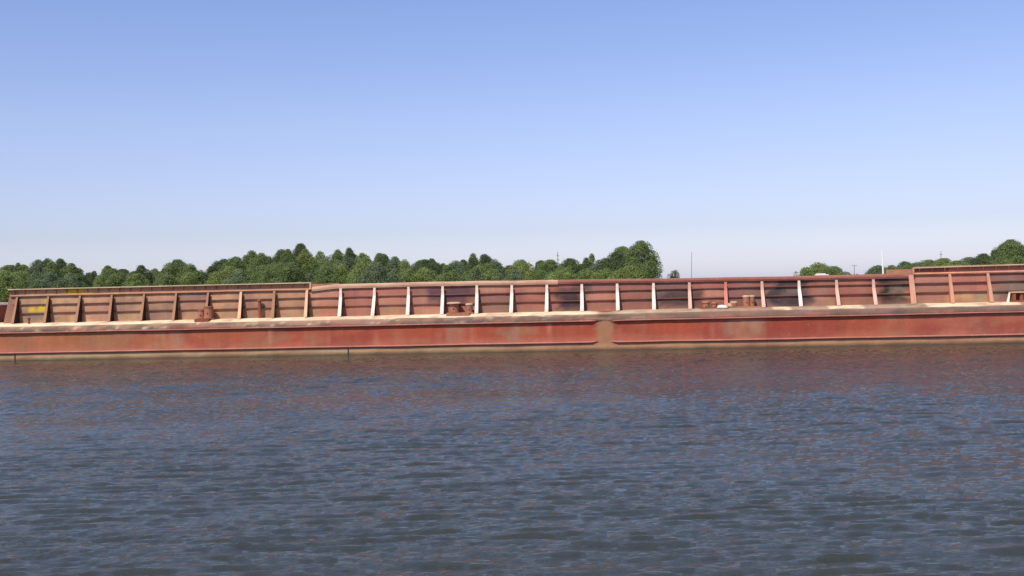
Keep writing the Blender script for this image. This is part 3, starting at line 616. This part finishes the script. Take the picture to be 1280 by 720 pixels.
# x, y, top height, crown width, row (1 nearest), column in the wood from left to right
TREES = [(-105.5, 168.9, 7.7, 3.2, 1, 2),
 (-130.4, 214.5, 10.5, 1.5, 3, 22),
 (-117.2, 190.4, 9.2, 3.9, 2, 13),
 (-115.4, 193.2, 9.3, 3.4, 2, 35),
 (-113.1, 193.5, 10.2, 2.6, 2, 50),
 (-120.6, 208.8, 11.0, 2.3, 3, 58),
 (-106.0, 186.2, 9.7, 2.1, 2, 68),
 (-122.3, 218.0, 11.2, 2.7, 3, 78),
 (-103.8, 189.1, 9.2, 2.8, 2, 93),
 (-102.7, 188.8, 8.5, 2.2, 2, 99),
 (-117.8, 219.9, 8.1, 2.2, 3, 109),
 (-113.0, 213.6, 8.2, 1.5, 3, 117),
 (-106.2, 176.0, 7.7, 3.8, 1, 28),
 (-98.7, 171.7, 7.3, 3.0, 1, 62),
 (-96.2, 173.7, 7.0, 2.5, 1, 87),
 (-98.4, 167.8, 7.5, 2.1, 1, 48),
 (-108.1, 173.6, 6.3, 3.0, 1, 5),
 (-112.6, 218.4, 9.4, 2.2, 3, 133),
 (-98.1, 192.3, 8.1, 3.6, 2, 140),
 (-108.7, 216.9, 8.5, 3.4, 3, 151),
 (-95.3, 194.1, 7.4, 2.6, 2, 163),
 (-89.6, 186.8, 8.4, 2.8, 2, 177),
 (-101.6, 217.1, 8.5, 2.2, 3, 191),
 (-80.4, 173.1, 5.9, 1.1, 1, 196),
 (-97.0, 211.6, 8.3, 1.8, 3, 203),
 (-75.3, 166.4, 6.5, 2.2, 1, 210),
 (-86.6, 196.4, 9.5, 4.3, 2, 224),
 (-82.6, 191.7, 8.6, 2.7, 2, 237),
 (-81.5, 194.6, 7.1, 2.6, 2, 252),
 (-80.1, 196.5, 8.1, 2.6, 2, 266),
 (-84.5, 174.6, 6.7, 2.7, 1, 172),
 (-92.4, 177.1, 6.6, 2.2, 1, 126),
 (-74.4, 170.7, 6.7, 2.6, 1, 231),
 (-86.5, 217.6, 10.1, 3.2, 3, 278),
 (-73.9, 191.3, 9.6, 3.2, 2, 292),
 (-74.1, 197.2, 10.2, 2.1, 2, 305),
 (-80.5, 218.5, 11.8, 2.5, 3, 314),
 (-66.9, 187.2, 10.1, 2.9, 2, 328),
 (-71.6, 209.6, 11.4, 2.6, 3, 348),
 (-62.6, 188.6, 10.6, 2.7, 2, 360),
 (-70.6, 219.6, 12.9, 2.9, 3, 373),
 (-59.6, 191.2, 10.7, 3.2, 2, 386),
 (-67.6, 173.5, 7.5, 2.9, 1, 288),
 (-64.3, 169.6, 6.9, 2.5, 1, 301),
 (-61.3, 172.1, 7.5, 4.5, 1, 330),
 (-62.6, 170.6, 6.5, 2.9, 1, 317),
 (-57.6, 170.2, 7.7, 3.7, 1, 352),
 (-56.4, 173.0, 7.8, 2.9, 1, 368),
 (-56.0, 173.0, 6.1, 1.7, 1, 371),
 (-55.9, 176.9, 6.8, 1.4, 1, 381),
 (-70.1, 174.2, 6.6, 2.7, 1, 272),
 (-68.9, 197.1, 9.5, 3.0, 2, 338),
 (-58.8, 196.3, 10.4, 2.7, 2, 401),
 (-56.7, 197.9, 10.7, 2.6, 2, 418),
 (-51.1, 174.1, 7.6, 3.7, 1, 409),
 (-51.9, 188.0, 9.4, 2.1, 2, 431),
 (-58.1, 218.3, 11.8, 2.2, 3, 444),
 (-50.7, 197.6, 9.9, 2.6, 2, 456),
 (-54.0, 218.9, 10.4, 2.3, 3, 469),
 (-51.0, 214.8, 10.2, 2.4, 3, 481),
 (-44.4, 194.6, 9.0, 2.5, 2, 493),
 (-41.0, 188.5, 8.2, 2.1, 2, 507),
 (-40.3, 196.0, 8.1, 2.8, 2, 522),
 (-47.8, 172.9, 7.3, 2.5, 1, 431),
 (-44.7, 169.4, 7.2, 3.0, 1, 447),
 (-41.4, 166.8, 7.3, 3.2, 1, 467),
 (-45.7, 176.2, 8.3, 2.3, 1, 453),
 (-42.3, 177.9, 6.7, 2.0, 1, 481),
 (-37.9, 167.1, 6.3, 1.9, 1, 495),
 (-37.8, 175.6, 6.2, 2.7, 1, 510),
 (-38.3, 190.9, 8.2, 3.2, 2, 529),
 (-40.0, 209.8, 8.8, 2.2, 3, 542),
 (-38.9, 211.5, 7.8, 1.8, 3, 551),
 (-34.7, 195.2, 7.2, 2.2, 2, 559),
 (-33.2, 196.5, 7.9, 3.1, 2, 570),
 (-33.5, 208.5, 8.4, 1.7, 3, 581),
 (-30.0, 193.4, 8.3, 1.6, 2, 588),
 (-31.4, 208.5, 9.5, 2.0, 3, 594),
 (-30.8, 216.6, 9.5, 2.4, 3, 605),
 (-25.9, 190.0, 7.9, 2.4, 2, 613),
 (-27.7, 218.6, 7.5, 2.1, 3, 626),
 (-26.4, 219.8, 7.2, 2.1, 3, 635),
 (-20.3, 192.1, 7.6, 3.3, 2, 654),
 (-35.6, 178.0, 6.5, 3.1, 1, 530),
 (-29.3, 169.7, 5.7, 3.2, 1, 566),
 (-25.7, 166.9, 6.1, 1.9, 1, 590),
 (-24.6, 173.2, 6.4, 3.5, 1, 606),
 (-19.1, 166.4, 5.6, 1.9, 1, 642),
 (-21.5, 168.4, 5.2, 2.0, 1, 625),
 (-16.3, 170.9, 5.7, 2.0, 1, 668),
 (-19.2, 215.3, 7.9, 2.4, 3, 676),
 (-15.0, 187.9, 7.4, 3.2, 2, 688),
 (-14.4, 208.5, 7.1, 1.4, 3, 703),
 (-12.8, 218.4, 8.2, 3.2, 3, 717),
 (-10.7, 169.8, 6.1, 1.5, 1, 711),
 (-10.2, 219.5, 8.3, 2.1, 3, 733),
 (-8.9, 218.8, 9.1, 1.5, 3, 741),
 (-7.0, 190.5, 7.2, 2.7, 2, 746),
 (-5.4, 191.5, 7.7, 3.1, 2, 758),
 (-3.9, 192.2, 8.7, 3.1, 2, 768),
 (-2.8, 215.7, 10.3, 3.2, 3, 778),
 (0.9, 173.1, 9.7, 5.9, 1, 803),
 (2.4, 172.7, 7.5, 3.8, 1, 815),
 (-5.0, 173.4, 5.5, 2.6, 1, 757),
 (-8.0, 177.3, 5.5, 2.6, 1, 735),
 (-11.6, 172.1, 5.3, 2.8, 1, 705),
 (-1.4, 171.2, 6.0, 3.0, 1, 785),
 (-13.8, 174.6, 5.1, 2.3, 1, 690),
 (5.9, 178.9, 5.0, 2.0, 1, 842),
 (26.9, 179.6, 4.9, 2.9, 1, 1004),
 (30.5, 187.7, 5.7, 4.1, 1, 1022),
 (32.0, 182.3, 4.9, 3.7, 1, 1041),
 (50.5, 239.6, 4.7, 1.0, 3, 1091),
 (45.8, 211.1, 5.1, 2.6, 2, 1100),
 (49.1, 216.0, 5.1, 2.5, 2, 1115),
 (51.9, 218.0, 5.8, 2.3, 2, 1130),
 (52.5, 211.2, 5.5, 2.9, 2, 1145),
 (56.5, 218.4, 6.0, 3.0, 2, 1160),
 (59.1, 218.6, 6.2, 3.3, 2, 1177),
 (59.9, 211.7, 5.6, 3.2, 2, 1195),
 (64.3, 218.5, 6.3, 2.8, 2, 1212),
 (66.3, 216.6, 6.9, 2.9, 2, 1229),
 (76.3, 241.2, 8.0, 2.4, 3, 1244),
 (70.9, 215.2, 9.4, 3.4, 2, 1263),
 (74.7, 219.5, 8.2, 2.8, 2, 1279),
 (64.3, 199.9, 5.9, 2.6, 1, 1252),
 (64.1, 191.3, 5.9, 2.7, 1, 1272)]
used = {}
OVER = {803: ('mid green', 'tall broad green tree, the highest at the right end of the wood'),
        842: ('dark green', 'small dark bush alone to the right of the long wood'),
        1004: ('light green', 'left low shoulder bush of the lone green thicket on the right'),
        1022: ('light green', 'highest round bush of the lone green thicket on the right'),
        1041: ('mid green', 'right sloping bush of the lone green thicket on the right'),
        1263: ('mid green', 'tall ragged tree standing highest near the right edge of the photo'),
        2: ('light green', 'light green tree cut by the left edge of the photo'),
        373: ('dark green', 'dark pointed tree, the highest tip in the left half of the wood')}
def stay_no(x, y):
    xb = x * 52.5 / y
    return (xb - SX0) / S + 1.0
for i, (x, y, zt, w, row, px) in enumerate(TREES):
    rr = random.Random(i * 7 + 1)
    tone = OVER[px][0] if px in OVER else rr.choice({1: ['mid green', 'light green', 'light green', 'grey green'], 2: ['mid green', 'mid green', 'light green', 'dark green', 'grey green'], 3: ['dark green', 'dark green', 'mid green']}[row])
    pointed = rr.uniform(.4, .8) if row == 3 else rr.uniform(.15, .55)
    if px in (444, 373, 594, 741, 22): pointed = .9
    bush = row == 1 and zt < 6.5
    z0 = 1.0; wk = w * (2.1 if row != 3 else 2.6); wk = max(wk, 1.6)
    if px in (803,): wk = 6.5; pointed = .1
    if px == 815: wk = 3.4
    if px in (842,): wk = 3.0; pointed = -.3
    if px in (1004, 1022, 1041): wk = w * 1.6
    if px > 1060: wk = w * 2.3
    if px == 1091: wk = 1.2
    me, lean, base = crown_mesh(wk, zt - z0, 100 + i, LEAF[tone], pointed, .20 if wk > 3 else .18, bush)
    kind = 'bush' if bush else 'tree'
    t = empty('bush' if bush else 'broadleaf_tree', (x, y, z0))
    c = bpy.data.objects.new('crown', me); COL.objects.link(c); c.parent = t
    trunk(zt - z0, wk, lean, rr).build('trunk', BARK, t)
    if px in OVER: lab = OVER[px][1]
    else:
        s = stay_no(x, y); k = int(round(s)); near = abs(s - k) < .25
        form = {1: 'round low', 2: 'rounded full', 3: 'narrow topped'}[row]
        where = {1: 'front row', 2: 'middle row', 3: 'back row'}[row]
        if near and 1 <= k <= 29: pos = 'above the %s coaming stay from left' % NUM[k]
        elif s < 1: pos = 'left of the first coaming stay'
        elif s > 29: pos = 'right of the last coaming stay'
        else: pos = 'between the %s and %s coaming stays' % (NUM[int(s)], NUM[int(s) + 1])
        lab = '%s %s %s, %s, %s' % (form, tone, kind, where, pos)
        if lab in used:
            alts = ['taller', 'shorter', 'broader', 'slimmer']
            pw, ph = used[lab]
            lab = ('taller ' if zt > ph else 'shorter ') + lab
    if lab in used: lab = 'slim ' + lab
    used[lab] = (w, zt)
    assert 4 <= len(lab.split()) <= 16, lab
    tag(t, lab, kind, 'trees and bushes of the wood on the far bank')

# undergrowth that closes the foot of the wood: one mass nobody could count
def mass(name, label, spans, D0, hfun, seed, mat, leaf=.42, dens=5.0):
    r = np.random.default_rng(seed); P = []
    for x0, x1 in spans:
        n = int((x1 - x0) * dens)
        cx = r.uniform(x0, x1, n); cy = D0 + r.uniform(-5, 8, n); hh = hfun(cx) * r.uniform(.55, 1.0, n)
        P.append(np.stack([cx, cy, hh, r.uniform(.9, 1.8, n)], 1))
    P = np.concatenate(P); V = []; T = []
    for cx, cy, hh, rad in P:
        n = int(120 * rad * max(.6, hh / 4)); d = r.normal(size=(n, 3)); d /= np.linalg.norm(d, axis=1)[:, None]; d[:, 2] = np.abs(d[:, 2])
        p = np.stack([cx + d[:, 0] * rad, cy + d[:, 1] * rad, .9 + (d[:, 2] ** .7) * hh * r.uniform(.8, 1, n)], 1)
        nn = d + r.normal(0, .5, (n, 3)); nn /= np.linalg.norm(nn, axis=1)[:, None]
        a = np.cross(nn, r.normal(size=(n, 3))); a /= np.linalg.norm(a, axis=1)[:, None]; b = np.cross(nn, a); s = leaf * r.uniform(.4, .8, n)[:, None]
        V.append(np.stack([p - a * s, p - b * s * .6, p + a * s, p + b * s * .6], 1).reshape(-1, 3))
        T.append(np.full(n * 4, r.uniform(.8, 1.2)))
    V = np.concatenate(V); T = np.concatenate(T)[:, None] * np.ones(3)
    me = fast_mesh(name, V, np.arange(len(V)).reshape(-1, 4), mat, False, T)
    o = bpy.data.objects.new(name, me); COL.objects.link(o); tag(o, label, 'undergrowth', kind='stuff')
mass('undergrowth', 'dense green undergrowth filling the foot of the wood', [(-160, 2.6)], 222, lambda x: np.interp(x, [-160, -125, -118, -112, -105, -92, -85, -70, -40, -20, 0], [7, 7.4, 6.5, 6, 5.8, 5.2, 8, 8.6, 6.2, 4.6, 5.2]), 4, LEAF['mid green'], .42, 2.6)
mass('undergrowth', 'low scrub along the far bank at right', [(40, 120)], 226, lambda x: np.interp(x, [40, 50, 70, 120], [2.2, 3.4, 4.2, 5]), 6, LEAF['grey green'], .42, 2.6)

# ------------------------------------------------------------------ masts and poles
def pole(name, x, y, z0, z1, r, mat, lean, label, cat, arms=(), foot=0.18):
    t = empty(name, (x, y, z0)); tag(t, label, cat)
    b = MB(); b.tube([(0, 0, -.3), (lean * .5, 0, (z1 - z0) * .5), (lean, 0, z1 - z0)], [r, r * .85, r * .6], 10); b.build('shaft', mat, t)
    b = MB(); b.tube([(0, 0, -.3), (0, 0, .25)], [foot, foot * .8], 10); b.build('foot', mat, t)
    for zf, L in arms:
        b = MB(); q = (z1 - z0) * zf; b.tube([(lean * zf - L, 0, q), (lean * zf + L, 0, q)], [r * .5, r * .5], 8); b.build('crossarm', mat, t)
    return t
mast_white = worn_steel('mast_white', tuple(lin((240, 240, 236))), rust=tuple(lin((210, 200, 190))), pale=(.85, .85, .82), amt=.2, streak=.1)
grey = worn_steel('mast_grey', tuple(lin((120, 112, 112))), amt=.3)
pole('mast', 3.05, 63.6, .9, 4.92, .019, grey, .14, 'thin grey leaning mast behind the barge against open sky, right of the dark bush', 'mast')
pole('white_pole', 22.15, 100.5, .2, 5.60, .095, mast_white, -.14, 'white leaning pole standing on the far bank right of the lone thicket', 'pole')
pole('radio_mast', -19.0, 260, 1, 10.9, .10, MAT['dark'], 0, 'distant dark radio mast poking above the middle of the wood', 'mast', [(.9, .35), (.8, .45)])
pole('utility_pole', 38.9, 200, 1, 5.3, .07, grey, 0, 'thin grey utility pole between the lone thicket and the white pole', 'utility pole', [(.95, .5)])
pole('radio_mast', 62.1, 230, 1, 7.9, .07, MAT['dark'], 0, 'thin dark radio mast rising over the low trees on the right', 'mast', [(.9, .3)])
